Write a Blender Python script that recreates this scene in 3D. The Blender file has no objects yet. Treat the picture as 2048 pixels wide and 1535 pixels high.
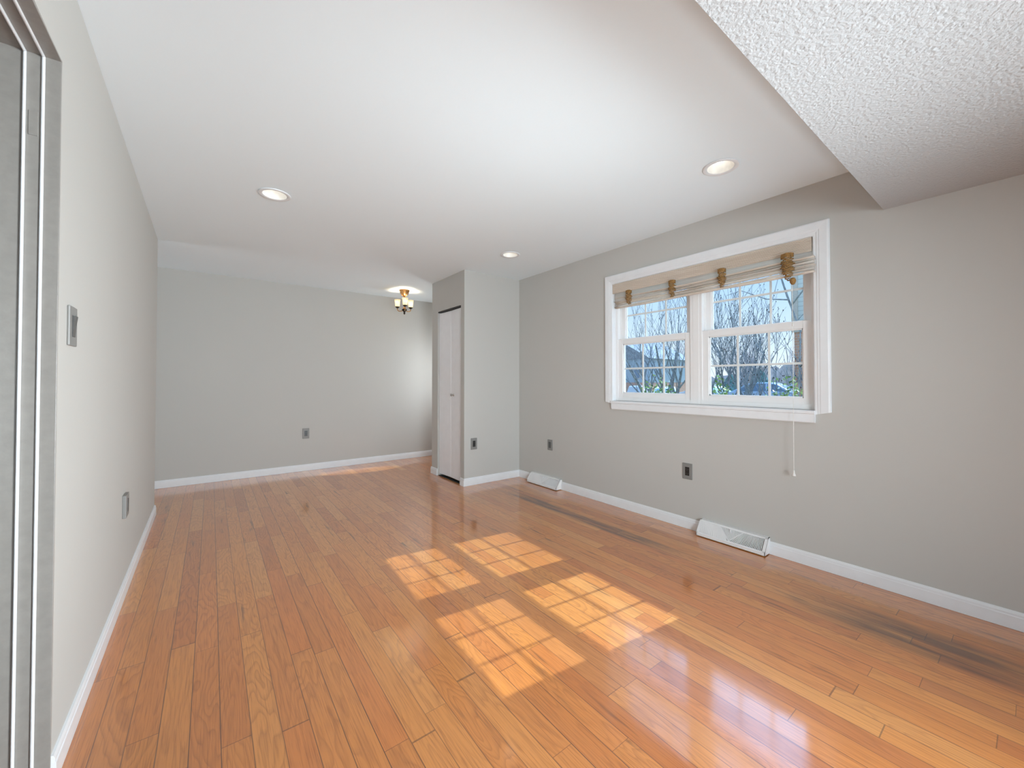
import bpy, bmesh, math, random
from mathutils import Vector, Matrix

R = math.radians
col = bpy.context.scene.collection
scene = bpy.context.scene

# ---------------------------------------------------------------- camera
F_PX, CY, YAW, CAM_H, PITCH = 795.54, 751.18, R(37.098), 1.176, R(0.8213)
cam = bpy.data.cameras.new('camera')
cam.sensor_fit = 'HORIZONTAL'
cam.sensor_width = 36.0
cam.lens = F_PX * 36.0 / 2048.0
cam.shift_y = -(767.5 - CY) / 2048.0
cam.clip_start = 0.05
cam.clip_end = 400
cam_ob = bpy.data.objects.new('camera', cam)
cam_ob.location = (0, 0, CAM_H)
cam_ob.rotation_euler = (R(90) + PITCH, 0, -YAW)
col.objects.link(cam_ob)
scene.camera = cam_ob

# ---------------------------------------------------------------- exposure
vs = scene.view_settings
vs.view_transform = 'Standard'
vs.look = 'None'
vs.gamma = 1.0
vs.use_curve_mapping = False
vs.exposure = 0.38
scene.cycles.max_bounces = 14
scene.cycles.diffuse_bounces = 8
scene.cycles.transparent_max_bounces = 24


def lin(r, g, b):
    f = lambda c: (c / 255 / 12.92) if c / 255 <= 0.04045 else ((c / 255 + 0.055) / 1.055) ** 2.4
    return (f(r), f(g), f(b), 1.0)


# ---------------------------------------------------------------- sky
world = bpy.data.worlds.new('sky')
scene.world = world
world.use_nodes = True
wn, wl = world.node_tree.nodes, world.node_tree.links
wn.clear()
wo = wn.new('ShaderNodeOutputWorld')
wb = wn.new('ShaderNodeBackground')
tc = wn.new('ShaderNodeTexCoord')
sx = wn.new('ShaderNodeSeparateXYZ')
rp = wn.new('ShaderNodeValToRGB')
e = rp.color_ramp.elements
e[0].position = 0.0
e[0].color = lin(226, 237, 247)
e[1].position = 1.0
e[1].color = lin(120, 170, 232)
for p_, c_ in ((0.10, lin(200, 224, 246)), (0.24, lin(162, 203, 245)), (0.45, lin(150, 195, 242))):
    q_ = e.new(p_)
    q_.color = c_
wl.new(tc.outputs['Generated'], sx.inputs[0])
wl.new(sx.outputs['Z'], rp.inputs[0])
wl.new(rp.outputs[0], wb.inputs[0])
# brilliant white glow of the high sky around the sun
SUN_TRAVEL = Vector((-1.16, 0.138, -1.0)).normalized()


def wmath(op, a, b, c=None):
    x = wn.new('ShaderNodeMath')
    x.operation = op
    for i, v in enumerate((a, b, c)):
        if v is None:
            continue
        if hasattr(v, 'node'):
            wl.new(v, x.inputs[i])
        else:
            x.inputs[i].default_value = v
    return x.outputs[0]


nrm = wn.new('ShaderNodeVectorMath')
nrm.operation = 'DOT_PRODUCT'
wl.new(tc.outputs['Generated'], nrm.inputs[0])
nrm.inputs[1].default_value = -SUN_TRAVEL
glow = wn.new('ShaderNodeMapRange')
glow.interpolation_type = 'SMOOTHSTEP'
glow.inputs[1].default_value, glow.inputs[2].default_value = 0.55, 1.0
wl.new(nrm.outputs['Value'], glow.inputs[0])
high = wn.new('ShaderNodeMapRange')
high.interpolation_type = 'SMOOTHSTEP'
high.inputs[1].default_value, high.inputs[2].default_value = 0.26, 0.55
wl.new(sx.outputs['Z'], high.inputs[0])
gl = wmath('MULTIPLY', glow.outputs[0], high.outputs[0])
wl.new(wmath('MULTIPLY_ADD', gl, 4.5, 1.0), wb.inputs[1])
wl.new(wb.outputs[0], wo.inputs[0])

# ---------------------------------------------------------------- sun
sun = bpy.data.lights.new('sun', 'SUN')
sun.energy = 4.6
sun.angle = R(0.45)
sun.color = (0.78, 0.96, 1.1)
sun_ob = bpy.data.objects.new('sun', sun)
sun_ob.rotation_euler = SUN_TRAVEL.to_track_quat('-Z', 'Y').to_euler()
sun_ob.location = (20, -2, 18)
col.objects.link(sun_ob)


def area_light(name, loc, aim, sx_, sy_, watts, color=(1, 1, 1), spread=180):
    l = bpy.data.lights.new(name, 'AREA')
    l.shape = 'RECTANGLE'
    l.size, l.size_y = sx_, sy_
    l.spread = R(spread)
    l.energy = watts
    l.color = color
    o = bpy.data.objects.new(name, l)
    o.location = loc
    o.rotation_euler = (Vector(aim) - Vector(loc)).to_track_quat('-Z', 'Y').to_euler()
    col.objects.link(o)
    return o


# added fill lamps out of view: one from the rear, one lifting the left wall
area_light('rear_fill', (1.35, -3.9, 1.15), (1.35, 3.0, 1.3), 3.3, 1.9, 9, (0.84, 0.94, 1.0))
area_light('side_fill', (3.0, -1.5, 1.05), (-0.4, 2.3, 1.0), 1.6, 1.2, 82, (0.86, 0.95, 1.0), 80)
# added fill lamp behind the camera, thrown up at the far ceiling
area_light('ceiling_fill', (1.0, -1.6, 0.55), (0.5, 4.4, 2.44), 2.2, 0.9, 6.2, (0.80, 0.93, 1.0), 80)
area_light('left_fill', (-0.22, -1.7, 1.05), (3.0, 4.0, 1.0), 1.6, 1.2, 29, (0.82, 0.935, 1.0), 66)  # added fill lamp behind the camera, lifting the right wall
# another added fill lamp beside the camera, brightening the near part of the ceiling
area_light('near_ceiling_fill', (1.75, -0.42, 0.5), (1.75, 1.30, 2.44), 1.8, 0.5, 3.1, (0.82, 0.935, 1.0), 66)
# added fill lamp, unseen, at the left end of the foyer
area_light('foyer_fill', (-2.4, 5.0, 1.1), (1.2, 5.1, 2.44), 0.7, 1.6, 10, (0.84, 0.94, 1.0))
# daylight through the oval glass of the front door, out of sight behind the closet
area_light('entry_daylight', (3.03, 5.235, 1.33), (1.4, 5.70, 1.25), 0.30, 0.92, 6.5, (0.92, 0.97, 1.0))


# ---------------------------------------------------------------- mesh builder
class MB:
    def __init__(self):
        self.v, self.f = [], []

    def add(self, verts, faces):
        b = len(self.v)
        self.v += [tuple(p) for p in verts]
        self.f += [tuple(i + b for i in f) for f in faces]
        return self

    def box(self, x0, x1, y0, y1, z0, z1):
        x0, x1 = min(x0, x1), max(x0, x1)
        y0, y1 = min(y0, y1), max(y0, y1)
        z0, z1 = min(z0, z1), max(z0, z1)
        v = [(x0, y0, z0), (x1, y0, z0), (x1, y1, z0), (x0, y1, z0), (x0, y0, z1), (x1, y0, z1), (x1, y1, z1), (x0, y1, z1)]
        return self.add(v, [(0, 3, 2, 1), (4, 5, 6, 7), (0, 1, 5, 4), (1, 2, 6, 5), (2, 3, 7, 6), (3, 0, 4, 7)])

    def prism(self, poly, z0, z1):
        n = len(poly)
        a = sum(poly[i][0] * poly[(i + 1) % n][1] - poly[(i + 1) % n][0] * poly[i][1] for i in range(n))
        if a < 0:
            poly = poly[::-1]
        v = [(x, y, z0) for x, y in poly] + [(x, y, z1) for x, y in poly]
        f = [tuple(range(n))[::-1], tuple(range(n, 2 * n))]
        f += [(i, (i + 1) % n, n + (i + 1) % n, n + i) for i in range(n)]
        return self.add(v, f)

    def sweep(self, prof, p0, p1, out, up=Vector((0, 0, 1))):
        """closed profile [(o, u)...] extruded from p0 to p1; o runs along out, u along up"""
        p0, p1, out = Vector(p0), Vector(p1), Vector(out)
        n = len(prof)
        v = [p0 + out * a + up * b for a, b in prof] + [p1 + out * a + up * b for a, b in prof]
        f = [tuple(range(n)), tuple(range(n, 2 * n))[::-1]]
        f += [(i, n + i, n + (i + 1) % n, (i + 1) % n) for i in range(n)]
        return self.add(v, f)

    def tube(self, pts, rad, n=8, caps=True):
        pts = [Vector(p) for p in pts]
        rr = rad if isinstance(rad, (list, tuple)) else [rad] * len(pts)
        t0 = (pts[1] - pts[0]).normalized()
        a = t0.orthogonal().normalized()
        verts = []
        for i, p in enumerate(pts):
            t = (pts[min(i + 1, len(pts) - 1)] - pts[max(i - 1, 0)])
            t = t.normalized() if t.length > 1e-9 else t0
            a = (a - t * a.dot(t))
            a = a.normalized() if a.length > 1e-9 else t.orthogonal().normalized()
            b = t.cross(a)
            for k in range(n):
                an = 2 * math.pi * k / n
                verts.append(p + (a * math.cos(an) + b * math.sin(an)) * rr[i])
        faces = []
        for i in range(len(pts) - 1):
            for k in range(n):
                faces.append((i * n + k, i * n + (k + 1) % n, (i + 1) * n + (k + 1) % n, (i + 1) * n + k))
        if caps:
            faces.append(tuple(range(n))[::-1])
            faces.append(tuple(range((len(pts) - 1) * n, len(pts) * n)))
        return self.add(verts, faces)

    def lathe(self, prof, c=(0, 0, 0), n=24, M=None):
        """prof [(r, z)...] about z"""
        verts, faces = [], []
        c = Vector(c)
        for r, z in prof:
            for k in range(n):
                an = 2 * math.pi * k / n
                p = Vector((r * math.cos(an), r * math.sin(an), z))
                if M is not None:
                    p = M @ p
                verts.append(p + c)
        for i in range(len(prof) - 1):
            for k in range(n):
                faces.append((i * n + k, i * n + (k + 1) % n, (i + 1) * n + (k + 1) % n, (i + 1) * n + k))
        return self.add(verts, faces)

    def ellipsoid(self, c, rx, ry, rz, n=10, m=7):
        prof = [(max(1e-4, math.sin(math.pi * i / m)), -math.cos(math.pi * i / m)) for i in range(m + 1)]
        return self.lathe(prof, c, n, Matrix.Diagonal((rx, ry, rz)))

    def build(self, name, m, parent=None, bevel=0.0, smooth=False, seg=2):
        me = bpy.data.meshes.new(name)
        me.from_pydata(self.v, [], self.f)
        bm = bmesh.new()
        bm.from_mesh(me)
        bmesh.ops.recalc_face_normals(bm, faces=bm.faces)
        bm.to_mesh(me)
        bm.free()
        if smooth:
            me.polygons.foreach_set('use_smooth', [True] * len(me.polygons))
        me.materials.append(m)
        o = bpy.data.objects.new(name, me)
        col.objects.link(o)
        if parent:
            o.parent = parent
            pl = Vector((0, 0, 0))
            q = parent
            while q is not None:
                pl += q.location
                q = q.parent
            o.location = -pl
        if bevel:
            b = o.modifiers.new('bevel', 'BEVEL')
            b.width = bevel
            b.segments = seg
            b.limit_method = 'ANGLE'
            b.angle_limit = R(40)
        return o


def tag(o, label=None, cat=None, group=None, kind=None):
    if label:
        o['label'] = label
    if cat:
        o['category'] = cat
    if group:
        o['group'] = group
    if kind:
        o['kind'] = kind
    return o


def empty(name, loc=(0, 0, 0)):
    o = bpy.data.objects.new(name, None)
    o.location = loc
    o.empty_display_size = 0.1
    col.objects.link(o)
    return o


def copy_tree(o, parent=None):
    c = o.copy()
    col.objects.link(c)
    c.parent = parent
    for ch in list(o.children):
        copy_tree(ch, c)
    return c


# ---------------------------------------------------------------- materials
class NT:
    def __init__(self, name):
        self.m = bpy.data.materials.new(name)
        self.m.use_nodes = True
        self.n, self.l = self.m.node_tree.nodes, self.m.node_tree.links
        self.n.clear()
        self.out = self.n.new('ShaderNodeOutputMaterial')

    def node(self, t, **kw):
        x = self.n.new(t)
        for k, v in kw.items():
            setattr(x, k, v)
        return x

    def link(self, a, b):
        self.l.new(a, b)

    def put(self, sock, v):
        if hasattr(v, 'node'):
            self.l.new(v, sock)
        else:
            sock.default_value = v

    def math(self, op, a, b=None, c=None, clamp=False):
        x = self.node('ShaderNodeMath', operation=op, use_clamp=clamp)
        self.put(x.inputs[0], a)
        if b is not None:
            self.put(x.inputs[1], b)
        if c is not None:
            self.put(x.inputs[2], c)
        return x.outputs[0]

    def mix(self, fac, a, b, mode='MIX'):
        x = self.node('ShaderNodeMix', data_type='RGBA', blend_type=mode)
        self.put(x.inputs[0], fac)
        self.put(x.inputs[6], a)
        self.put(x.inputs[7], b)
        return x.outputs[2]

    def ramp(self, fac, stops):
        x = self.node('ShaderNodeValToRGB')
        el = x.color_ramp.elements
        while len(el) < len(stops):
            el.new(0.5)
        for k, (p, c) in zip(el, stops):
            k.position = p
            k.color = c
        self.put(x.inputs[0], fac)
        return x.outputs[0]

    def noise(self, vec, scale, detail=2.0, rough=0.5, dim='3D'):
        x = self.node('ShaderNodeTexNoise', noise_dimensions=dim)
        if vec is not None:
            self.put(x.inputs['Vector'], vec)
        x.inputs['Scale'].default_value = scale
        x.inputs['Detail'].default_value = detail
        x.inputs['Roughness'].default_value = rough
        return x.outputs[0]

    def xyz(self):
        g = self.node('ShaderNodeNewGeometry')
        s = self.node('ShaderNodeSeparateXYZ')
        self.link(g.outputs['Position'], s.inputs[0])
        return g.outputs['Position'], s.outputs[0], s.outputs[1], s.outputs[2]

    def comb(self, x, y, z):
        c = self.node('ShaderNodeCombineXYZ')
        for i, v in enumerate((x, y, z)):
            self.put(c.inputs[i], v)
        return c.outputs[0]

    def bump(self, h, strength, dist):
        b = self.node('ShaderNodeBump')
        b.inputs['Strength'].default_value = strength
        b.inputs['Distance'].default_value = dist
        self.put(b.inputs['Height'], h)
        return b.outputs[0]

    def bsdf(self, color, rough=0.5, metal=0.0, normal=None, spec=0.5, **kw):
        b = self.node('ShaderNodeBsdfPrincipled')
        self.put(b.inputs['Base Color'], color)
        self.put(b.inputs['Roughness'], rough)
        b.inputs['Metallic'].default_value = metal
        b.inputs['Specular IOR Level'].default_value = spec
        if normal is not None:
            self.put(b.inputs['Normal'], normal)
        for k, v in kw.items():
            self.put(b.inputs[k.replace('_', ' ')], v)
        self.link(b.outputs[0], self.out.inputs[0])
        return b


def simple(name, c, rough=0.5, metal=0.0, spec=0.5, var=0.04, nscale=30.0, bump=0.0):
    t = NT(name)
    pos = t.xyz()[0]
    nz = t.noise(pos, nscale, 3)
    dark = tuple(x * (1 - var * 2) for x in c[:3]) + (1,)
    lite = tuple(min(1, x * (1 + var * 2)) for x in c[:3]) + (1,)
    cc = t.ramp(nz, [(0.3, dark), (0.7, lite)])
    nm = t.bump(nz, bump, 0.002) if bump else None
    t.bsdf(cc, rough, metal, nm, spec)
    return t.m


def emit_mat(name, c, strength):
    t = NT(name)
    x = t.node('ShaderNodeEmission')
    x.inputs[0].default_value = c
    x.inputs[1].default_value = strength
    t.link(x.outputs[0], t.out.inputs[0])
    return t.m


M = {}


def wall_paint(name, c):
    t = NT(name)
    pos = t.xyz()[0]
    nz = t.noise(pos, 260, 3, 0.6)
    b = t.noise(pos, 1.3, 2)
    cc = t.ramp(b, [(0.3, tuple(x * 0.985 for x in c[:3]) + (1,)), (0.7, c)])
    t.bsdf(cc, 0.62, 0, t.bump(nz, 0.10, 0.0015), 0.25)
    return t.m


M['wall'] = wall_paint('grey_wall_paint', (0.535, 0.527, 0.50, 1))


def ceiling_mat(name, c, scale, strength, dist):
    t = NT(name)
    pos = t.xyz()[0]
    v = t.node('ShaderNodeTexVoronoi', feature='SMOOTH_F1')
    t.link(pos, v.inputs['Vector'])
    v.inputs['Scale'].default_value = scale
    n1 = t.noise(pos, scale * 0.9, 5, 0.65)
    h = t.math('ADD', t.math('MULTIPLY', v.outputs['Distance'], 0.6), n1)
    t.bsdf(c, 0.85, 0, t.bump(h, strength, dist), 0.2)
    return t.m


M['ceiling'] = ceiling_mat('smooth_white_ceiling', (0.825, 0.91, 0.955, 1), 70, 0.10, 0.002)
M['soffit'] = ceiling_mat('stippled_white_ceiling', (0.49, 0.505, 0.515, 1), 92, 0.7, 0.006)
M['trim'] = simple('white_gloss_trim_paint', (0.79, 0.81, 0.83, 1), 0.28, 0, 0.5, 0.01, 12)
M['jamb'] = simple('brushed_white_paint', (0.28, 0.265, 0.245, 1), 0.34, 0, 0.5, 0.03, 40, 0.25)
M['vinyl'] = simple('white_vinyl', (0.82, 0.82, 0.82, 1), 0.32, 0, 0.5, 0.005, 8)
M['door'] = simple('white_door_paint', (0.84, 0.85, 0.87, 1), 0.35, 0, 0.5, 0.01, 10)
M['vent'] = simple('white_enamel_vent', (0.80, 0.80, 0.80, 1), 0.35, 0, 0.5, 0.01, 15)
M['ventdark'] = simple('vent_interior', (0.07, 0.07, 0.07, 1), 0.8)
M['plate'] = simple('grey_plastic_plate', (0.235, 0.232, 0.222, 1), 0.4, 0, 0.5, 0.01)
M['plate2'] = simple('grey_plastic_insert', (0.09, 0.09, 0.088, 1), 0.4)
M['black'] = simple('black_plastic', (0.012, 0.012, 0.012, 1), 0.35)
M['slot'] = simple('socket_hole', (0.10, 0.10, 0.10, 1), 0.5)
M['darkgap'] = simple('dark_track_and_shade', (0.03, 0.03, 0.03, 1), 0.6)  # also colours the painted shade strip under the closet door
M['nickel'] = simple('satin_nickel', (0.42, 0.40, 0.37, 1), 0.3, 1.0)
M['brass'] = simple('antique_copper_brass', (0.55, 0.30, 0.12, 1), 0.3, 0.9, 0.5, 0.2, 60)
M['bronze'] = simple('dark_bronze', (0.035, 0.028, 0.022, 1), 0.35, 0.7)


def glass_shade():
    t = NT('frosted_cream_glass')
    a = t.node('ShaderNodeBsdfTranslucent')
    a.inputs[0].default_value = (0.9, 0.82, 0.66, 1)
    b = t.node('ShaderNodeBsdfPrincipled')
    b.inputs['Base Color'].default_value = (0.85, 0.78, 0.62, 1)
    b.inputs['Roughness'].default_value = 0.3
    em = t.node('ShaderNodeEmission')
    em.inputs[0].default_value = (1.0, 0.84, 0.56, 1)
    em.inputs[1].default_value = 0.16
    mx = t.node('ShaderNodeMixShader')
    mx.inputs[0].default_value = 0.5
    ad = t.node('ShaderNodeAddShader')
    t.link(a.outputs[0], mx.inputs[1])
    t.link(b.outputs[0], mx.inputs[2])
    t.link(mx.outputs[0], ad.inputs[0])
    t.link(em.outputs[0], ad.inputs[1])
    t.link(ad.outputs[0], t.out.inputs[0])
    return t.m


M['shade'] = glass_shade()
M['lamp'] = emit_mat('lamp_lens', (1.0, 0.97, 0.9, 1), 1.6)
M['baffle'] = simple('white_baffle', (0.85, 0.84, 0.80, 1), 0.4)


def pane(name, wavy=False):
    t = NT(name)
    fr = t.node('ShaderNodeFresnel')
    fr.inputs[0].default_value = 1.45
    g = t.node('ShaderNodeBsdfGlossy')
    g.inputs['Roughness'].default_value = 0.02
    tr = t.node('ShaderNodeBsdfTransparent')
    tr.inputs[0].default_value = (0.96, 0.975, 0.97, 1)
    if wavy:
        pos, x, y, z = t.xyz()
        nz = t.noise(pos, 26, 3, 0.6)
        c = t.ramp(nz, [(0.40, (0.55, 0.55, 0.55, 1)), (0.50, (1, 1, 1, 1)), (0.62, (0.9, 0.9, 0.9, 1))])
        t.link(c, tr.inputs[0])
    mx = t.node('ShaderNodeMixShader')
    t.link(t.math('MULTIPLY', fr.outputs[0], 0.6), mx.inputs[0])
    t.link(tr.outputs[0], mx.inputs[1])
    t.link(g.outputs[0], mx.inputs[2])
    t.link(mx.outputs[0], t.out.inputs[0])
    return t.m


M['pane'] = pane('window_glass')
M['wavypane'] = pane('leaded_textured_glass', True)


def floor_mat():
    t = NT('oak_strip_floor')
    pos, x, y, z = t.xyz()
    W = 0.0826
    u = t.math('DIVIDE', t.math('ADD', x, 0.047 - 0.0826 * 0), W)
    ci = t.math('FLOOR', u)
    fu = t.math('FRACT', u)
    wn1 = t.node('ShaderNodeTexWhiteNoise', noise_dimensions='1D')
    t.link(ci, wn1.inputs['W'])
    off = t.math('MULTIPLY', wn1.outputs['Value'], 17.0)
    # board ends of uneven spacing: warp y before cutting it
    wob = t.noise(t.comb(t.math('MULTIPLY', ci, 3.7), t.math('MULTIPLY', y, 1.0), 0.0), 1.1, 0)
    yy = t.math('ADD', t.math('ADD', t.math('DIVIDE', y, 0.86), off), t.math('MULTIPLY', wob, 1.1))
    ri = t.math('FLOOR', yy)
    fv = t.math('FRACT', yy)
    wn2 = t.node('ShaderNodeTexWhiteNoise', noise_dimensions='2D')
    t.link(t.comb(ci, ri, 0.0), wn2.inputs['Vector'])
    rs = t.node('ShaderNodeSeparateColor')
    t.link(wn2.outputs['Color'], rs.inputs[0])
    r1, r2, r3 = rs.outputs[0], rs.outputs[1], rs.outputs[2]
    base = t.ramp(r1, [(0.0, lin(194, 113, 48)), (0.10, lin(203, 122, 52)), (0.4, lin(211, 132, 58)), (0.62, lin(217, 141, 66)), (0.8, lin(209, 123, 52)), (0.94, lin(222, 151, 78)), (1.0, lin(186, 105, 45))])
    # growth rings: contour lines of a stretched noise
    gv = t.comb(t.math('ADD', t.math('MULTIPLY', x, 10.0), t.math('MULTIPLY', r2, 90.0)), t.math('ADD', t.math('MULTIPLY', y, t.math('MULTIPLY_ADD', r3, 1.6, 0.6)), t.math('MULTIPLY', r3, 70.0)), t.math('MULTIPLY', r1, 40.0))
    gn = t.noise(gv, 1.0, 2.0, 0.45)
    rings = t.math('FRACT', t.math('MULTIPLY', gn, t.math('MULTIPLY_ADD', r2, 16.0, 9.0)))
    ring = t.ramp(rings, [(0.0, (0.68, 0.62, 0.56, 1)), (0.10, (0.80, 0.76, 0.72, 1)), (0.45, (1.0, 1.0, 1.0, 1)), (0.85, (1.03, 1.03, 1.02, 1)), (1.0, (0.74, 0.69, 0.63, 1))])
    c = t.mix(t.math('MULTIPLY_ADD', r3, 0.45, 0.3), base, t.mix(1.0, base, ring, 'MULTIPLY'))
    # fine pores
    pv = t.comb(t.math('MULTIPLY', x, 240.0), t.math('MULTIPLY', y, 7.0), t.math('MULTIPLY', r2, 30.0))
    pn = t.noise(pv, 1.0, 3.0, 0.6)
    c = t.mix(1.0, c, t.ramp(pn, [(0.30, (0.74, 0.68, 0.62, 1)), (0.5, (1, 1, 1, 1)), (0.8, (1.06, 1.06, 1.05, 1))]), 'MULTIPLY')
    # dark mineral streaks and knots on a few boards
    kv = t.comb(t.math('MULTIPLY', x, 34.0), t.math('MULTIPLY', y, 3.0), t.math('MULTIPLY', r1, 60.0))
    kn = t.noise(kv, 1.0, 2.5, 0.55)
    streak = t.math('MULTIPLY', t.ramp(kn, [(0.60, (0, 0, 0, 1)), (0.74, (1, 1, 1, 1))]), t.ramp(r2, [(0.62, (0, 0, 0, 1)), (0.72, (1, 1, 1, 1))]))
    c = t.mix(t.math('MULTIPLY', streak, 0.62), c, lin(74, 42, 26))

    # old dark water stains along the boards by the window wall
    def stain(x0, x1, y0, y1, sx_, sy_):
        a = t.math('MULTIPLY', t.math('DIVIDE', t.math('SUBTRACT', x, x0), sx_, clamp=True), t.math('DIVIDE', t.math('SUBTRACT', x1, x), sx_, clamp=True))
        b = t.math('MULTIPLY', t.math('DIVIDE', t.math('SUBTRACT', y, y0), sy_, clamp=True), t.math('DIVIDE', t.math('SUBTRACT', y1, y), sy_, clamp=True))
        return t.math('MULTIPLY', a, b)
    u2 = t.math('MULTIPLY_ADD', t.noise(t.comb(t.math('MULTIPLY', x, 22.0), t.math('MULTIPLY', y, 2.2), 5.0), 1.0, 3.0, 0.6), 2.6, -0.55)
    s = t.math('MAXIMUM', stain(2.42, 2.735, -0.15, 0.86, 0.06, 0.35), t.math('MULTIPLY', stain(2.47, 2.63, 1.42, 3.5, 0.035, 0.4), 1.0))
    s = t.math('MAXIMUM', s, t.math('MULTIPLY', stain(2.79, 2.90, -0.4, 0.16, 0.03, 0.3), 0.7))
    s = t.math('MULTIPLY', s, u2, clamp=True)
    c = t.mix(t.math('MULTIPLY', s, 0.80), c, lin(66, 34, 18))
    # seams
    gap = t.math('MAXIMUM', t.math('LESS_THAN', fu, 0.020), t.math('GREATER_THAN', fu, 0.985))
    ge = t.math('LESS_THAN', fv, 0.0035)
    wn3 = t.node('ShaderNodeTexWhiteNoise', noise_dimensions='1D')
    t.link(t.math('ADD', ci, 31.0), wn3.inputs['W'])
    gs = t.math('MULTIPLY_ADD', wn3.outputs['Value'], 0.45, 0.45)
    g = t.math('MAXIMUM', t.math('MULTIPLY', gap, gs), t.math('MULTIPLY', ge, 0.55))
    c = t.mix(g, c, lin(58, 32, 20))
    # varnish: slight waviness, dull worn scuffs
    wv = t.noise(t.comb(t.math('MULTIPLY', x, 30.0), t.math('MULTIPLY', y, 9.0), 0.0), 1.0, 3.0, 0.6)
    fine = t.noise(pos, 170, 2, 0.6)
    tilt = t.math('MULTIPLY', r2, t.math('SUBTRACT', fu, 0.5))
    h = t.math('ADD', t.math('MULTIPLY', wv, 0.30), t.math('ADD', t.math('MULTIPLY', fine, 0.12), t.math('SUBTRACT', t.math('MULTIPLY', tilt, 0.2), t.math('MULTIPLY', g, 1.2))))
    nm = t.bump(h, 0.16, 0.0012)
    ro = t.ramp(t.noise(pos, 2.4, 4, 0.6), [(0.35, (0.07, 0.07, 0.07, 1)), (0.75, (0.16, 0.16, 0.16, 1))])
    b = t.bsdf(c, 0.36, 0, nm, 0.5, Coat_Weight=1.0, Coat_Roughness=ro, Coat_IOR=1.88, Coat_Normal=nm)
    return t.m


M['floor'] = floor_mat()

# ---------------------------------------------------------------- room dimensions
H = 2.44
XR, YB, YN = 3.058, 5.843, -4.0
XLEFT = -2.6
XC, YF, YE = 2.272, 3.895, 4.713
YLE = 4.7115
SOF_Y, SOF_Z = 0.5216, 2.157
WT = 0.192


def xl(y):
    return -0.390 + math.tan(R(-0.506)) * (y - YLE)


def struct(o):
    o['kind'] = 'structure'
    return o


fl = MB().box(XLEFT - 0.2, XR + WT, YN - 0.2, YB + 0.2, -0.15, 0.0).build('floor', M['floor'])
struct(fl)

# ceiling with three round holes for the recessed lights
LIGHTS = [(2.385, 1.115), (0.332, 3.098), (2.366, 3.158)]


def ceiling():
    bm = bmesh.new()
    edges = []

    def loop(pts):
        vs_ = [bm.verts.new((x, y, H)) for x, y in pts]
        for i in range(len(vs_)):
            edges.append(bm.edges.new((vs_[i], vs_[(i + 1) % len(vs_)])))
    loop([(XLEFT - 0.2, SOF_Y - 0.05), (XR + WT, SOF_Y - 0.05), (XR + WT, YB + 0.2), (XLEFT - 0.2, YB + 0.2)])
    for cx, cy in LIGHTS:
        loop([(cx + 0.078 * math.cos(2 * math.pi * k / 32), cy + 0.078 * math.sin(2 * math.pi * k / 32)) for k in range(32)])
    bmesh.ops.triangle_fill(bm, use_beauty=True, use_dissolve=False, edges=edges)
    for f in bm.faces:
        if f.normal.z > 0:
            f.normal_flip()
    me = bpy.data.meshes.new('ceiling')
    bm.to_mesh(me)
    bm.free()
    me.materials.append(M['ceiling'])
    o = bpy.data.objects.new('ceiling', me)
    col.objects.link(o)
    return struct(o)


ceiling()
struct(MB().box(XLEFT - 0.2, XR + WT, YN - 0.2, YB + 0.2, H + 0.25, H + 0.35).build('roof_slab', M['ceiling']))
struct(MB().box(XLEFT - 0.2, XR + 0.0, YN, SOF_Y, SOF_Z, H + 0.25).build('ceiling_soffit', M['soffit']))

# right wall with the window and front-door openings
WY0, WY1, WZ0, WZ1 = 0.850, 2.450, 0.985, 2.110
DY0, DY1, DZ1 = 4.80, 5.72, 2.05
w = MB()
X0, X1 = XR, XR + WT
ZT = H + 0.25
w.box(X0, X1, YN - 0.2, WY0, -0.15, ZT)
w.box(X0, X1, WY0, WY1, -0.15, WZ0)
w.box(X0, X1, WY0, WY1, WZ1, ZT)
w.box(X0, X1, WY1, DY0, -0.15, ZT)
w.box(X0, X1, DY0, DY1, DZ1, ZT)
w.box(X0, X1, DY1, YB + 0.2, -0.15, ZT)
struct(w.build('wall_right', M['wall']))
struct(MB().box(XLEFT - 0.2, XR, YB, YB + 0.2, -0.15, ZT).build('wall_back', M['wall']))

# left wall, running slightly off square, with the cased doorway
DOOR_Y0, DOOR_Y1, DOOR_Z = 0.95, 1.745, 2.130
w = MB()
w.prism([(xl(DOOR_Y1), DOOR_Y1), (xl(YLE), YLE), (xl(YLE) - 0.115, YLE), (xl(DOOR_Y1) - 0.115, DOOR_Y1)], 0, ZT)
w.prism([(xl(DOOR_Y0), DOOR_Y0), (xl(DOOR_Y1), DOOR_Y1), (xl(DOOR_Y1) - 0.115, DOOR_Y1), (xl(DOOR_Y0) - 0.115, DOOR_Y0)], DOOR_Z, ZT)
w.prism([(xl(YN), YN), (xl(DOOR_Y0), DOOR_Y0), (xl(DOOR_Y0) - 0.115, DOOR_Y0), (xl(YN) - 0.115, YN)], 0, ZT)
struct(w.build('wall_left', M['wall']))
struct(MB().box(XLEFT - 0.2, XLEFT, YN, YB, 0, ZT).build('wall_far_left', M['wall']))
struct(MB().box(XLEFT, -0.5, 3.3, 3.4, 0, ZT).build('wall_stair', M['wall']))
# wall behind the camera, with a wide opening added for fill light
w = MB()
w.box(XLEFT, -0.35, YN - 0.2, YN, 0, ZT).box(-0.35, XR, YN - 0.2, YN, 2.1, ZT).box(3.0, XR, YN - 0.2, YN, 0, 2.1)
w.box(-0.35, -0.3, YN - 0.2, YN, 0, 2.1)
struct(w.build('wall_near', M['wall']))

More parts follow.
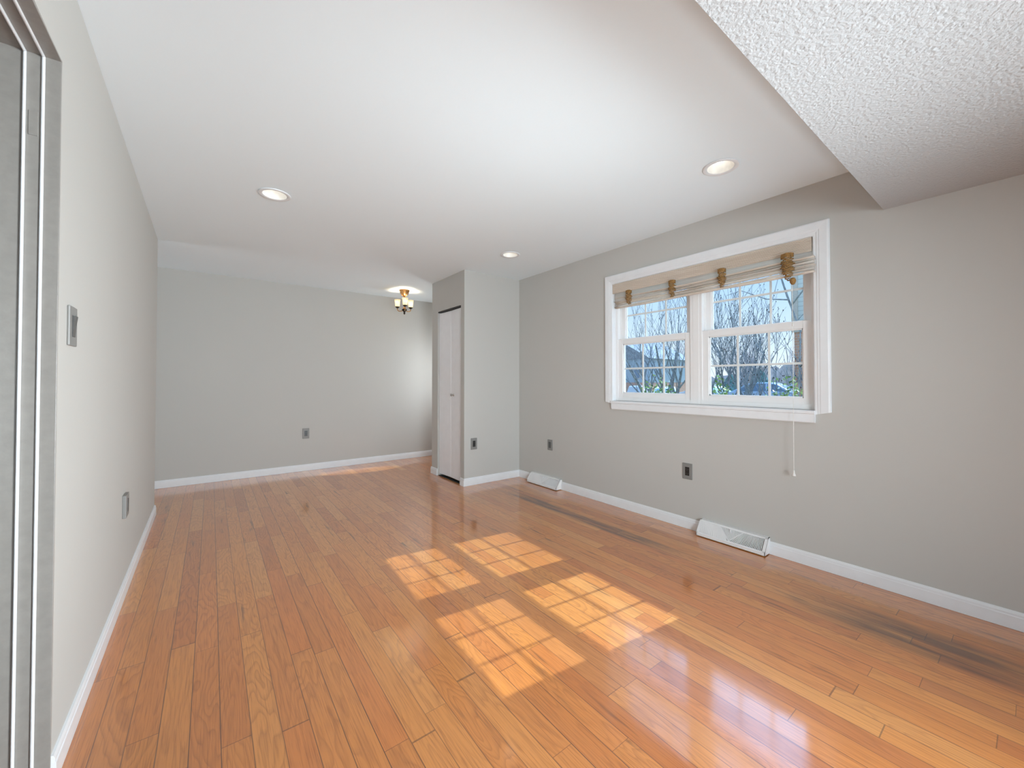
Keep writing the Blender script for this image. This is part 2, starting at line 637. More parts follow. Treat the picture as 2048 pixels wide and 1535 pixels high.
# closet block
w = MB()
CT = 0.10
w.box(XC, XR, YF, YF + CT, 0, ZT)
CD0, CD1, CDZ = 3.972, 4.553, 2.052
w.box(XC, XC + CT, YF + CT, CD1, CDZ, ZT) if False else None
w.box(XC, XC + CT, YF + CT - 0.001, CD0, 0, ZT) if CD0 > YF + CT else None
w2 = MB()
w2.prism([(XC, YF), (XR, YF), (XR, YF + 0.075), (XC + CT, YF + 0.075), (XC + CT, CD0), (XC, CD0)], 0, ZT)
w2.box(XC, XC + CT, CD0, CD1, CDZ, ZT)
w2.prism([(XC, CD1), (XC + CT, CD1), (XC + CT, YE - 0.09), (XR, YE - 0.09), (XR, YE), (XC, YE)], 0, ZT)
struct(w2.build('wall_closet', M['wall']))

# ---------------------------------------------------------------- baseboards
BB = [(0, 0), (0.012, 0), (0.012, 0.060), (0.0095, 0.064), (0.0095, 0.073), (0.006, 0.083), (0, 0.085)]


def baseboard(name, segs):
    b = MB()
    for p0, p1, o in segs:
        b.sweep(BB, (p0[0], p0[1], 0.001), (p1[0], p1[1], 0.001), (o[0], o[1], 0))
    return struct(b.build(name, M['trim']))


baseboard('baseboard_right', [((XR, YN), (XR, YF - 0.012), (-1, 0))])
baseboard('baseboard_closet', [((XR, YF), (XC, YF), (0, -1)), ((XC, YF - 0.012), (XC, CD0 + 0.004), (-1, 0)), ((XC, CD1 - 0.004), (XC, YE + 0.012), (-1, 0)), ((XC, YE), (XR, YE), (0, 1))])
baseboard('baseboard_back', [((XLEFT, YB), (XR, YB), (0, -1))])
nl = Vector((1, -math.tan(R(-0.506)), 0)).normalized()
baseboard('baseboard_left', [((xl(DOOR_Y1), DOOR_Y1 + 0.002), (xl(YLE), YLE + 0.012), (nl.x, nl.y)), ((xl(YLE), YLE), (xl(YLE) - 0.11, YLE), (0, 1)), ((xl(YN), YN), (xl(DOOR_Y0), DOOR_Y0), (nl.x, nl.y))])

# ---------------------------------------------------------------- doorway lining on the left
jx = xl(DOOR_Y1)
trim = empty('trim_1', (jx, DOOR_Y1, 0))
struct(trim)
lin_y = DOOR_Y1
j = MB()
j.box(jx - 0.165, jx + 0.0015, lin_y - 0.006, lin_y, 0, DOOR_Z)
j.box(jx - 0.165, jx + 0.0015, DOOR_Y0, DOOR_Y0 + 0.006, 0, DOOR_Z)
j.box(jx - 0.165, jx + 0.0015, DOOR_Y0, lin_y, DOOR_Z - 0.006, DOOR_Z)
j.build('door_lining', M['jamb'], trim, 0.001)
for dx, wd, pr in ((0.0335, 0.0075, 0.006), (0.0690, 0.007, 0.008)):
    b = MB()
    b.box(jx - dx - wd / 2, jx - dx + wd / 2, lin_y - 0.006 - pr, lin_y - 0.005, 0, DOOR_Z - 0.006)
    b.box(jx - dx - wd / 2, jx - dx + wd / 2, DOOR_Y0 + 0.006, lin_y - 0.006, DOOR_Z - 0.006 - pr, DOOR_Z - 0.005)
    b.build('door_stop', M['trim'], trim, 0.0035, seg=3)
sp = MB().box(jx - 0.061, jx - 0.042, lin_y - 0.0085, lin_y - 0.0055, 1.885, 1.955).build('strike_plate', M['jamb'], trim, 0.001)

# ---------------------------------------------------------------- window
win = empty('window_1', (XR, 1.65, WZ0))
struct(win)
# casing: stepped profile mitred round three sides (o = out of wall, into the room)
CAS = [(0, 0), (0.010, 0), (0.013, 0.006), (0.013, 0.016), (0.0155, 0.022), (0.0155, 0.030), (0.018, 0.036), (0.020, 0.075), (0.017, 0.083), (0.0, 0.086)]


def casing():
    yi0, yi1, zi0, zi1 = 0.856, 2.444, 0.966, 2.103
    b = MB()
    n = len(CAS)
    rings = []
    # path: right bottom -> right top -> left top -> left bottom (right = small y)
    for (yc, zc, sy, sz) in ((yi0, zi0, -1, 0), (yi0, zi1, -1, 1), (yi1, zi1, 1, 1), (yi1, zi0, 1, 0)):
        rings.append([(XR - o, yc + sy * u_, zc + (sz * u_ if sz else u_ * 0.22)) for o, u_ in CAS])
    v = [p for r_ in rings for p in r_]
    f = []
    for k in range(3):
        for i in range(n):
            f.append((k * n + i, (k + 1) * n + i, (k + 1) * n + (i + 1) % n, k * n + (i + 1) % n))
    f.append(tuple(range(n)))
    f.append(tuple(range(3 * n, 4 * n)))
    b.add(v, f)
    return b.build('casing', M['trim'], win)


casing()
# stool (rounded nose) and apron
b = MB()
b.sweep([(-0.05, 0.970), (0.028, 0.970), (0.033, 0.974), (0.033, 0.988), (0.029, 0.9925), (-0.05, 0.9925)], (XR, 0.852, 0), (XR, 2.450, 0), (-1, 0, 0))
b.build('window_sill', M['trim'], win)
MB().sweep([(0, 0.914), (0.022, 0.914), (0.026, 0.920), (0.026, 0.970), (0, 0.970)], (XR, 0.853, 0), (XR, 2.449, 0), (-1, 0, 0)).build('apron', M['trim'], win)
# jamb liner and head
b = MB()
b.box(XR - 0.004, XR + WT, 0.846, 0.857, 0.985, 2.105)
b.box(XR - 0.004, XR + WT, 2.443, 2.454, 0.985, 2.105)
b.box(XR - 0.004, XR + WT, 0.846, 2.454, 2.100, 2.113)
b.box(XR + 0.03, XR + WT, 0.846, 2.454, 0.980, 0.9925)
b.build('window_jamb', M['trim'], win)
UNITS = [(0.857, 1.627), (1.673, 2.443)]
FX = 3.100
for (a, c) in UNITS:
    # unit frame
    b = MB()
    t_ = 0.026
    b.box(FX - 0.004, FX + 0.115, a, a + t_, 0.9925, 2.10).box(FX - 0.004, FX + 0.115, c - t_, c, 0.9925, 2.10)
    b.box(FX - 0.004, FX + 0.115, a + t_, c - t_, 2.07, 2.10).box(FX - 0.004, FX + 0.115, a + t_, c - t_, 0.9925, 1.026)
    # track ribs beside the upper sash
    for q in (a + t_, c - t_ - 0.010):
        b.box(FX + 0.037, FX + 0.043, q, q + 0.010, 1.026, 2.07)
    b.build('window_frame', M['vinyl'], win, 0.0015)

    def sash(x0, y0, y1, z0, z1, st, rail_b, rail_t, nm):
        th = 0.034
        s_ = MB()
        s_.box(x0, x0 + th, y0, y0 + st, z0, z1).box(x0, x0 + th, y1 - st, y1, z0, z1)
        s_.box(x0, x0 + th, y0 + st, y1 - st, z0, z0 + rail_b).box(x0, x0 + th, y0 + st, y1 - st, z1 - rail_t, z1)
        so = s_.build(nm, M['vinyl'], win, 0.002)
        gy0, gy1, gz0, gz1 = y0 + st, y1 - st, z0 + rail_b, z1 - rail_t
        gx = x0 + 0.021
        bead = MB()
        bw = 0.008
        bead.box(x0 + 0.010, x0 + 0.030, gy0 - 0.001, gy0 + bw, gz0, gz1).box(x0 + 0.010, x0 + 0.030, gy1 - bw, gy1 + 0.001, gz0, gz1)
        bead.box(x0 + 0.010, x0 + 0.030, gy0, gy1, gz0 - 0.001, gz0 + bw).box(x0 + 0.010, x0 + 0.030, gy0, gy1, gz1 - bw, gz1 + 0.001)
        bead.build('glazing_bead', M['vinyl'], so)
        g = MB()
        mw = 0.0075
        for k in (1, 2):
            yy = gy0 + (gy1 - gy0) * k / 3
            g.box(gx + 0.001, gx + 0.007, yy - mw, yy + mw, gz0, gz1)
        zz = (gz0 + gz1) / 2
        g.box(gx + 0.0015, gx + 0.0065, gy0, gy1, zz - mw, zz + mw)
        g.build('muntin_grid', M['vinyl'], so)
        MB().add([(gx, gy0, gz0), (gx, gy1, gz0), (gx, gy1, gz1), (gx, gy0, gz1)], [(0, 1, 2, 3)]).build('glass_pane', M['pane'], so)
    sash(FX + 0.004, a + t_ - 0.003, c - t_ + 0.003, 1.022, 1.577, 0.050, 0.046, 0.050, 'lower_sash')
    sash(FX + 0.044, a + t_ + 0.004, c - t_ - 0.004, 1.530, 2.072, 0.046, 0.048, 0.046, 'upper_sash')
# cover strip on the mullion between the two units
MB().box(FX - 0.006, FX + 0.115, 1.625, 1.675, 0.9925, 2.10).build('mullion', M['vinyl'], win, 0.0015)
# small cord cleat on the far jamb
b = MB()
b.box(3.105, 3.117, 2.434, 2.443, 1.50, 1.56).tube([(3.111, 2.436, 1.475), (3.106, 2.424, 1.455), (3.111, 2.422, 1.575), (3.113, 2.436, 1.595)], 0.004, 6)
b.build('cord_cleat', M['vinyl'], win)

# ---------------------------------------------------------------- woven blind


def woven_mat(name, c, c2, trans):
    t = NT(name)
    pos, x, y, z = t.xyz()
    nz = t.noise(t.comb(t.math('MULTIPLY', x, 60.0), t.math('MULTIPLY', y, 2.0), t.math('MULTIPLY', z, 420.0)), 1.0, 3, 0.6)
    cc = t.ramp(nz, [(0.3, c2), (0.6, c)])
    d = t.node('ShaderNodeBsdfDiffuse')
    t.link(cc, d.inputs[0])
    tr = t.node('ShaderNodeBsdfTranslucent')
    t.link(cc, tr.inputs[0])
    mx = t.node('ShaderNodeMixShader')
    mx.inputs[0].default_value = trans
    t.link(d.outputs[0], mx.inputs[1])
    t.link(tr.outputs[0], mx.inputs[2])
    t.link(mx.outputs[0], t.out.inputs[0])
    return t.m


M['reed'] = woven_mat('beige_woven_reed', (0.90, 0.83, 0.75, 1), (0.76, 0.67, 0.58, 1), 0.35)
M['reedlight'] = woven_mat('pale_woven_reed', (0.92, 0.90, 0.87, 1), (0.74, 0.68, 0.62, 1), 0.6)
M['cordgold'] = simple('golden_jute_cord', (0.30, 0.165, 0.055, 1), 0.7, 0, 0.3, 0.4, 220, 0.8)
M['cordwhite'] = simple('white_cord', (0.78, 0.77, 0.74, 1), 0.6)

blind = empty('roman_blind', (3.05, 1.65, 2.10))
tag(blind, 'woven beige roman blind pulled up across the top of the window, tied with golden cords', 'window blind')
# valance of reeds
b = MB()
nre = 11
for k in range(nre):
    z0 = 2.012 + k * 0.0080
    b.sweep([(0, 0), (0.004, 0.001), (0.0062, 0.004), (0.004, 0.0070), (0, 0.0080)], (3.052, 0.862, z0), (3.052, 2.440, z0), (-1, 0, 0))
b.box(3.050, 3.056, 0.862, 2.440, 2.010, 2.100)
b.build('valance', M['reed'], blind)
MB().box(3.057, 3.085, 0.862, 2.440, 2.070, 2.098).build('headrail', M['reed'], blind)
# hanging cloth behind the valance
b = MB()
rows = []
for i, zz in enumerate((2.072, 2.03, 1.99, 1.955, 1.93)):
    rows.append([(3.070 + 0.006 * math.sin(i * 1.3 + k * 0.6) - (0.035 * (1 - k / 12.0)) * (i / 4.0), 0.856 + (2.425 - 0.856) * k / 12.0, zz) for k in range(13)])
v = [p for r_ in rows for p in r_]
f = [(i * 13 + k, i * 13 + k + 1, (i + 1) * 13 + k + 1, (i + 1) * 13 + k) for i in range(4) for k in range(12)]
b.add(v, f).build('cloth', M['reedlight'], blind, smooth=True)
# gathered folds, hanging a little forward at the right end
rng = random.Random(4)
NF = 7
for i in range(NF):
    b = MB()
    pts = []
    ns = 24
    ring = 12
    vv = []
    zc = 1.962 - i * 0.0148
    for k in range(ns + 1):
        s = k / ns
        y = 0.840 + (2.425 - 0.840) * s
        xc_ = 3.020 + 0.062 * s + 0.006 * math.sin(i * 2.1 + s * 7) + (0.004 if i % 2 else -0.004)
        z = zc + 0.0035 * math.sin(s * 9 + i * 1.7) - 0.004 * math.sin(math.pi * s)
        rx, rz = 0.021, 0.0066 + 0.002 * math.sin(i * 3.1 + s * 5)
        for q in range(ring):
            an = 2 * math.pi * q / ring
            vv.append((xc_ + rx * math.cos(an), y, z + rz * math.sin(an)))
    ff = [(k * ring + q, k * ring + (q + 1) % ring, (k + 1) * ring + (q + 1) % ring, (k + 1) * ring + q) for k in range(ns) for q in range(ring)]
    ff += [tuple(range(ring)), tuple(range(ns * ring, (ns + 1) * ring))]
    b.add(vv, ff).build('fold', M['reed'] if i in (0, 3, 6) else M['reedlight'], blind, smooth=True)
# golden cord gathers
for gi, (yy, xg, hh, wd) in enumerate(((2.262, 3.046, 0.115, 0.026), (1.822, 3.030, 0.120, 0.026), (1.412, 3.014, 0.125, 0.026), (0.985, 2.996, 0.165, 0.034))):
    b = MB()
    # knotted band at the top
    for k in range(3):
        z = 2.008 - k * 0.009
        b.tube([(xg + 0.016, yy - wd, z), (xg - 0.004, yy - wd * 0.7, z + 0.002), (xg - 0.008, yy, z + 0.003), (xg - 0.004, yy + wd * 0.7, z), (xg + 0.016, yy + wd, z - 0.002)], 0.0055, 7)
    n = int(hh / 0.0105)
    for k in range(n):
        z = 1.982 - k * 0.0105
        s = k / (n - 1)
        ww = wd * (0.55 + 0.5 * math.sin(math.pi * min(1, s * 1.05 + 0.12))) * (1.0 if s < 0.75 else 1 - (s - 0.75) * 1.6)
        ofs = 0.006 * math.sin(k * 1.9 + gi) - s * 0.008
        bulge = 0.010 * math.sin(math.pi * s)
        b.tube([(xg + 0.014, yy - ww + ofs, z + 0.003), (xg - 0.006 - bulge, yy - ww * 0.6 + ofs, z), (xg - 0.011 - bulge, yy + ofs, z - 0.004), (xg - 0.006 - bulge, yy + ww * 0.6 + ofs, z + 0.001), (xg + 0.014, yy + ww + ofs, z + 0.004)], 0.0044, 7)
    b.build('cord_gather', M['cordgold'], blind, smooth=True)
# bead, pull cord, joiner and bell tassel
cx_, cy_ = 2.993, 0.953
b = MB()
b.lathe([(0.001, -0.024), (0.010, -0.020), (0.017, -0.006), (0.018, 0.006), (0.011, 0.020), (0.001, 0.024)], (2.982, 0.945, 1.822), 14)
b.build('wooden_bead', M['cordgold'], blind, smooth=True)
MB().tube([(cx_, 0.985, 1.87), (2.985, 0.96, 1.84), (cx_, cy_, 1.79), (cx_ + 0.008, cy_, 1.40), (cx_, cy_, 0.93), (cx_, cy_, 0.60)], 0.0016, 6).build('pull_cord', M['cordwhite'], blind)
MB().lathe([(0.001, 0.026), (0.004, 0.026), (0.005, 0.012), (0.004, 0.004), (0.001, 0.002)], (cx_ + 0.004, cy_, 1.53), 10).build('cord_joiner', M['cordwhite'], blind, smooth=True)
MB().lathe([(0.001, 0.036), (0.004, 0.035), (0.005, 0.026), (0.0075, 0.014), (0.013, 0.003), (0.0125, -0.001), (0.001, -0.003)], (cx_, cy_, 0.570), 14).build('tassel', M['cordwhite'], blind, smooth=True)

# ---------------------------------------------------------------- closet door (bifold) and front door
d1 = empty('door_1', (XC + 0.03, 4.26, 0.0))
struct(d1)
PX = XC + 0.022
for (a, c, dx0, dx1) in ((3.976, 4.262, 0.0, 0.010), (4.266, 4.549, 0.010, 0.0)):
    b = MB()
    b.prism([(PX + dx0, a), (PX + dx1, c), (PX + dx1 + 0.030, c), (PX + dx0 + 0.030, a)], 0.028, 2.032)
    b.build('door_leaf', M['door'], d1, 0.003)
b = MB()
Mx = Matrix.Rotation(R(-90), 4, 'Y').to_3x3()
b.lathe([(0.001, 0.0), (0.014, 0.0), (0.014, 0.004), (0.007, 0.008), (0.0065, 0.020), (0.013, 0.026), (0.0155, 0.032), (0.013, 0.038), (0.001, 0.040)], (PX + 0.006, 4.19, 1.016), 16, Mx)
b.build('knob', M['nickel'], d1, smooth=True)
b = MB()
b.box(XC + 0.004, XC + 0.06, CD0, CD1, CDZ - 0.014, CDZ - 0.001)
b.build('door_track', M['darkgap'], d1)
MB().box(XC + 0.014, XC + 0.064, CD0 + 0.002, CD1 - 0.002, 0.0, 0.005).build('door_gap_shade', M['darkgap'], d1)  # dark strip standing in for the shade in the gap under the door

d2 = empty('door_2', (XR + 0.05, 5.26, 0))
struct(d2)


def oval_door():
    oc, oz, ry, rz = 5.235, 1.33, 0.150, 0.46
    n = 40
    x0, x1 = XR + 0.05, XR + 0.095
    outer = [(DY0 + 0.03, 0.01), (DY1 - 0.03, 0.01), (DY1 - 0.03, DZ1 - 0.03), (DY0 + 0.03, DZ1 - 0.03)]
    for nm, x in (('in', x0), ('out', x1)):
        pass
    bm = bmesh.new()

    def face_at(x):
        ed = []

        def loop(pts):
            vv = [bm.verts.new((x, y, z)) for y, z in pts]
            for i in range(len(vv)):
                ed.append(bm.edges.new((vv[i], vv[(i + 1) % len(vv)])))
            return vv
        o = loop(outer)
        i_ = loop([(oc + ry * math.cos(2 * math.pi * k / n), oz + rz * math.sin(2 * math.pi * k / n)) for k in range(n)])
        bmesh.ops.triangle_fill(bm, use_beauty=True, edges=ed)
        return o, i_
    o0, i0 = face_at(x0)
    o1, i1 = face_at(x1)
    for A, B in ((o0, o1), (i0, i1)):
        for k in range(len(A)):
            bm.faces.new((A[k], A[(k + 1) % len(A)], B[(k + 1) % len(A)], B[k]))
    bmesh.ops.recalc_face_normals(bm, faces=bm.faces)
    me = bpy.data.meshes.new('door_slab')
    bm.to_mesh(me)
    bm.free()
    me.materials.append(M['door'])
    o = bpy.data.objects.new('door_slab', me)
    col.objects.link(o)
    o.parent = d2
    o.location = -d2.location
    g = MB()
    g.add([(x0 + 0.02, oc + (ry + 0.002) * math.cos(2 * math.pi * k / n), oz + (rz + 0.002) * math.sin(2 * math.pi * k / n)) for k in range(n)], [tuple(range(n))])
    g.build('oval_glass', M['wavypane'], d2)
    fr = MB()
    fr.box(XR, XR + WT, DY0, DY0 + 0.03, 0, DZ1).box(XR, XR + WT, DY1 - 0.03, DY1, 0, DZ1).box(XR, XR + WT, DY0, DY1, DZ1 - 0.03, DZ1)
    fr.box(XR + 0.03, XR + WT, DY0, DY1, -0.02, 0.012)
    fr.build('door_frame', M['trim'], d2)
    kb = MB()
    kb.lathe([(0.001, 0), (0.028, 0), (0.028, 0.006), (0.011, 0.012), (0.011, 0.03), (0.026, 0.045), (0.028, 0.058), (0.018, 0.07), (0.001, 0.072)], (x0, DY0 + 0.10, 0.95), 18, Mx)
    kb.build('knob', M['nickel'], d2, smooth=True)


oval_door()

# ---------------------------------------------------------------- wall plates
def frame_on(origin, out):
    """local axes: a along the wall (right-hand of out), z up, out off the wall"""
    out = Vector(out).normalized()
    a = Vector((0, 0, 1)).cross(out)
    return Vector(origin), a, out


def wall_box(mb, fr, a0, a1, z0, z1, o0, o1):
    o_, a, n = fr
    vv = []
    for oo in (o0, o1):
        for aa, zz in ((a0, z0), (a1, z0), (a1, z1), (a0, z1)):
            vv.append(o_ + a * aa + Vector((0, 0, zz)) + n * oo)
    return mb.add(vv, [(0, 3, 2, 1), (4, 5, 6, 7), (0, 1, 5, 4), (1, 2, 6, 5), (2, 3, 7, 6), (3, 0, 4, 7)])


def plate(kind, loc, out, w_, h_, label, name='power_outlet', cat='power outlet', group=None, depth=0.008):
    root = empty(name, loc)
    tag(root, label, cat, group)
    fr = frame_on(loc, out)
    b = MB()
    wall_box(b, fr, -w_ / 2, w_ / 2, -h_ / 2, h_ / 2, 0, depth)
    b.build('cover_plate', M['plate'], root, 0.0025)
    if kind == 'outlet':
        b = MB()
        wall_box(b, fr, -0.0175, 0.0175, -0.034, 0.034, depth - 0.002, depth + 0.002)
        r_ = b.build('receptacle', M['black'], root, 0.0015)
        s_ = MB()
        for zc in (-0.018, 0.018):
            wall_box(s_, fr, -0.0085, -0.0060, zc - 0.004, zc + 0.005, depth + 0.0015, depth + 0.0026)
            wall_box(s_, fr, 0.0060, 0.0085, zc - 0.004, zc + 0.005, depth + 0.0015, depth + 0.0026)
            wall_box(s_, fr, -0.0025, 0.0025, zc - 0.012, zc - 0.008, depth + 0.0015, depth + 0.0026)
        s_.build('socket_slot', M['slot'], r_)
    elif kind == 'switch':
        b = MB()
        o_, a, n = fr
        # tilted rocker paddle
        vv = []
        for aa in (-0.0165, 0.0165):
            for zz, oo in ((-0.033, depth - 0.001), (-0.033, depth + 0.001), (0.0, depth + 0.003), (0.033, depth + 0.007), (0.033, depth - 0.001)):
                vv.append(o_ + a * aa + Vector((0, 0, zz)) + n * oo)
        b.add(vv, [(0, 1, 2, 3, 4), (9, 8, 7, 6, 5)] + [(i, (i + 1) % 5, 5 + (i + 1) % 5, 5 + i) for i in range(5)])
        b.build('rocker', M['plate2'], root)
        b = MB()
        wall_box(b, fr, -0.018, 0.018, -0.0345, 0.0345, depth - 0.002, depth + 0.0005)
        b.build('switch_bezel', M['black'], root)
    elif kind == 'grey':
        b = MB()
        wall_box(b, fr, -0.0175, 0.0175, -0.034, 0.034, depth - 0.002, depth + 0.002)
        b.build('receptacle', M['plate2'], root, 0.0015)
    return root


OG = 'grey wall outlets near the floor'
plate('outlet', (XR, 1.705, 0.457), (-1, 0, 0), 0.080, 0.128, 'grey outlet with black socket on the window wall, below the window', group=OG)
plate('grey', (XR, 3.328, 0.462), (-1, 0, 0), 0.076, 0.118, 'small all-grey wall plate on the window wall, left of the window above the far vent', 'wall_plate', 'wall plate')
plate('outlet', (2.398, YF, 0.467), (0, -1, 0), 0.081, 0.130, 'grey outlet with black socket on the closet wall beside the white folding door', group=OG)
plate('outlet', (1.004, YB, 0.492), (0, -1, 0), 0.080, 0.135, 'grey outlet with black socket low on the far back wall', group=OG)
plate('switch', (xl(1.89), 1.890, 1.355), (nl.x, nl.y, 0), 0.090, 0.127, 'grey light switch at hand height on the left wall beside the doorway', 'light_switch', 'light switch', depth=0.007)
plate('grey', (xl(3.02), 3.02, 0.500), (nl.x, nl.y, 0), 0.105, 0.122, 'grey outlet seen edge-on low on the left wall above the baseboard', depth=0.016, group=OG)

# ---------------------------------------------------------------- baseboard vents
def vent(y0, y1, label, open_right):
    L = y1 - y0
    root = empty('baseboard_vent', (XR, (y0 + y1) / 2, 0))
    tag(root, label, 'floor vent', 'white baseboard heating vents')
    hb, ht, db, dt, lip = 0.006, 0.112, 0.090, 0.030, 0.020
    # profile (distance off wall, z)
    b = MB()
    th = 0.0035
    prof = [(0, hb), (db, hb), (db, hb + lip), (dt, ht), (0, ht)]
    for ya, yb in ((y0, y0 + th), (y1 - th, y1)):
        b.sweep(prof, (XR, ya, 0), (XR, yb, 0), (-1, 0, 0))
    b.sweep([(0, ht - th), (dt + 0.002, ht - th), (dt, ht), (0, ht)], (XR, y0, 0), (XR, y1, 0), (-1, 0, 0))
    b.sweep([(db - 0.004, hb), (db, hb), (db, hb + lip), (db - 0.004, hb + lip)], (XR, y0, 0), (XR, y1, 0), (-1, 0, 0))
    # sloped face frame in face coordinates
    A = Vector((XR - db, 0, hb + lip))
    T = Vector((XR - dt, 0, ht)) - A
    hl = T.length
    T = T / hl
    N = Vector((-T.z, 0, T.x)).normalized()
    if N.x > 0:
        N = -N

    def fbox(mb, s0, t0, s1, t1, wd, o0, o1):
        """bar from (s0,t0) to (s1,t1), half width wd, on the sloped face; s runs from y1 (left) to y0"""
        p, q = Vector((s0, t0)), Vector((s1, t1))
        dv = (q - p).normalized()
        pe = Vector((-dv.y, dv.x)) * wd
        vv = []
        for oo in (o0, o1):
            for c2 in (p - pe, q - pe, q + pe, p + pe):
                vv.append(A + Vector((0, y1 - c2.x, 0)) + T * c2.y + N * oo)
        mb.add(vv, [(0, 3, 2, 1), (4, 5, 6, 7), (0, 1, 5, 4), (1, 2, 6, 5), (2, 3, 7, 6), (3, 0, 4, 7)])
    fbox(b, 0, 0.004, L, 0.004, 0.004, -0.004, 0.0005)
    fbox(b, 0, hl - 0.006, L, hl - 0.006, 0.006, -0.004, 0.0005)
    fbox(b, 0.008, 0, 0.008, hl, 0.008, -0.004, 0.0005)
    fbox(b, L - 0.008, 0, L - 0.008, hl, 0.008, -0.004, 0.0005)
    b.build('housing', M['vent'], root)
    MB().add([A + Vector((0, y0 - 0.0 + 0.003, 0)) - N * 0.018, A + Vector((0, y1 - 0.003, 0)) - N * 0.018, A + Vector((0, y1 - 0.003, 0)) + T * hl - N * 0.018, A + Vector((0, y0 + 0.003, 0)) + T * hl - N * 0.018], [(0, 1, 2, 3)]).build('backing', M['ventdark'], root)
    g = MB()
    mid = L * 0.5
    fbox(g, mid, 0.008, L * 0.33, hl - 0.012, 0.0035, -0.010, 0.002)
    fbox(g, mid, 0.008, L * 0.67, hl - 0.012, 0.0035, -0.010, 0.002)
    # flat plate with fine bars inside the middle triangle
    k = 0
    s = L * 0.345
    while s < L * 0.66:
        lo = 0.008 + (hl - 0.02) * abs(s - mid) / (L * 0.17)
        if lo < hl - 0.014:
            fbox(g, s, lo, s, hl - 0.012, 0.0017, -0.004, 0.000)
        s += 0.0056
    # fanned louvres either side
    nl_ = 21
    for side in (-1, 1):
        for i in range(nl_):
            f_ = i / (nl_ - 1)
            sb = mid + side * (0.016 + f_ * (L * 0.5 - 0.034))
            lean = 0.055 * (1 - f_) ** 1.3
            st_ = sb + side * lean
            tt = hl - 0.012
            lim = mid + side * L * 0.17
            # stop under the V bar
            x_bar_slope = (L * 0.17) / (hl - 0.02)
            t_end = tt
            for q in range(20):
                t_q = 0.008 + (tt - 0.008) * q / 19
                s_q = abs(sb + side * lean * (q / 19) - mid)
                if s_q < x_bar_slope * (t_q - 0.008) + 0.002:
                    t_end = t_q
                    break
            if t_end < 0.012:
                continue
            s_end = sb + side * lean * (t_end - 0.008) / (tt - 0.008)
            if abs(s_end - mid) > L * 0.5 - 0.012:
                continue
            # thin bars canted so that one side looks shut
            fbox(g, sb, 0.007, s_end, t_end, 0.0017 if side > 0 else 0.0040, -0.011, -0.001)
    g.build('louvers', M['vent'], root)
    lv = MB()
    fbox(lv, mid + 0.0, hl * 0.62, mid + 0.0, hl * 0.84, 0.003, 0.0, 0.012)
    lv.build('damper_lever', M['vent'], root)
    return root


vent(1.118, 1.590, 'white louvred baseboard vent below the window, nearer and larger in view', True)
vent(3.140, 3.635, 'white louvred baseboard vent in the far corner beside the closet wall', True)

# ---------------------------------------------------------------- recessed lights
DL = ['recessed ceiling light above the window wall, nearest the dropped ceiling', 'recessed ceiling light on the left side of the room, near the left wall', 'recessed ceiling light farthest away, in front of the closet block']


def downlight(i, x, y):
    root = empty('recessed_light', (x, y, H))
    tag(root, 'round white ' + DL[i], 'recessed light', 'recessed ceiling lights')
    MB().lathe([(0.078, 0.0), (0.096, -0.001), (0.097, -0.004), (0.093, -0.0065), (0.078, -0.006), (0.072, -0.003)], (x, y, H), 40).build('trim_ring', M['trim'], root, smooth=True)
    MB().lathe([(0.0725, -0.003), (0.070, 0.010), (0.062, 0.040), (0.056, 0.062)], (x, y, H), 40).build('baffle', M['baffle'], root, smooth=True)
    MB().lathe([(0.058, 0.058), (0.050, 0.052), (0.030, 0.047), (0.001, 0.045)], (x, y, H), 32).build('lamp_lens', M['lamp'], root, smooth=True)
    MB().lathe([(0.080, 0.0), (0.080, 0.10), (0.001, 0.10)], (x, y, H), 24).build('can', M['darkgap'], root)


for i, (x, y) in enumerate(LIGHTS):
    downlight(i, x, y)

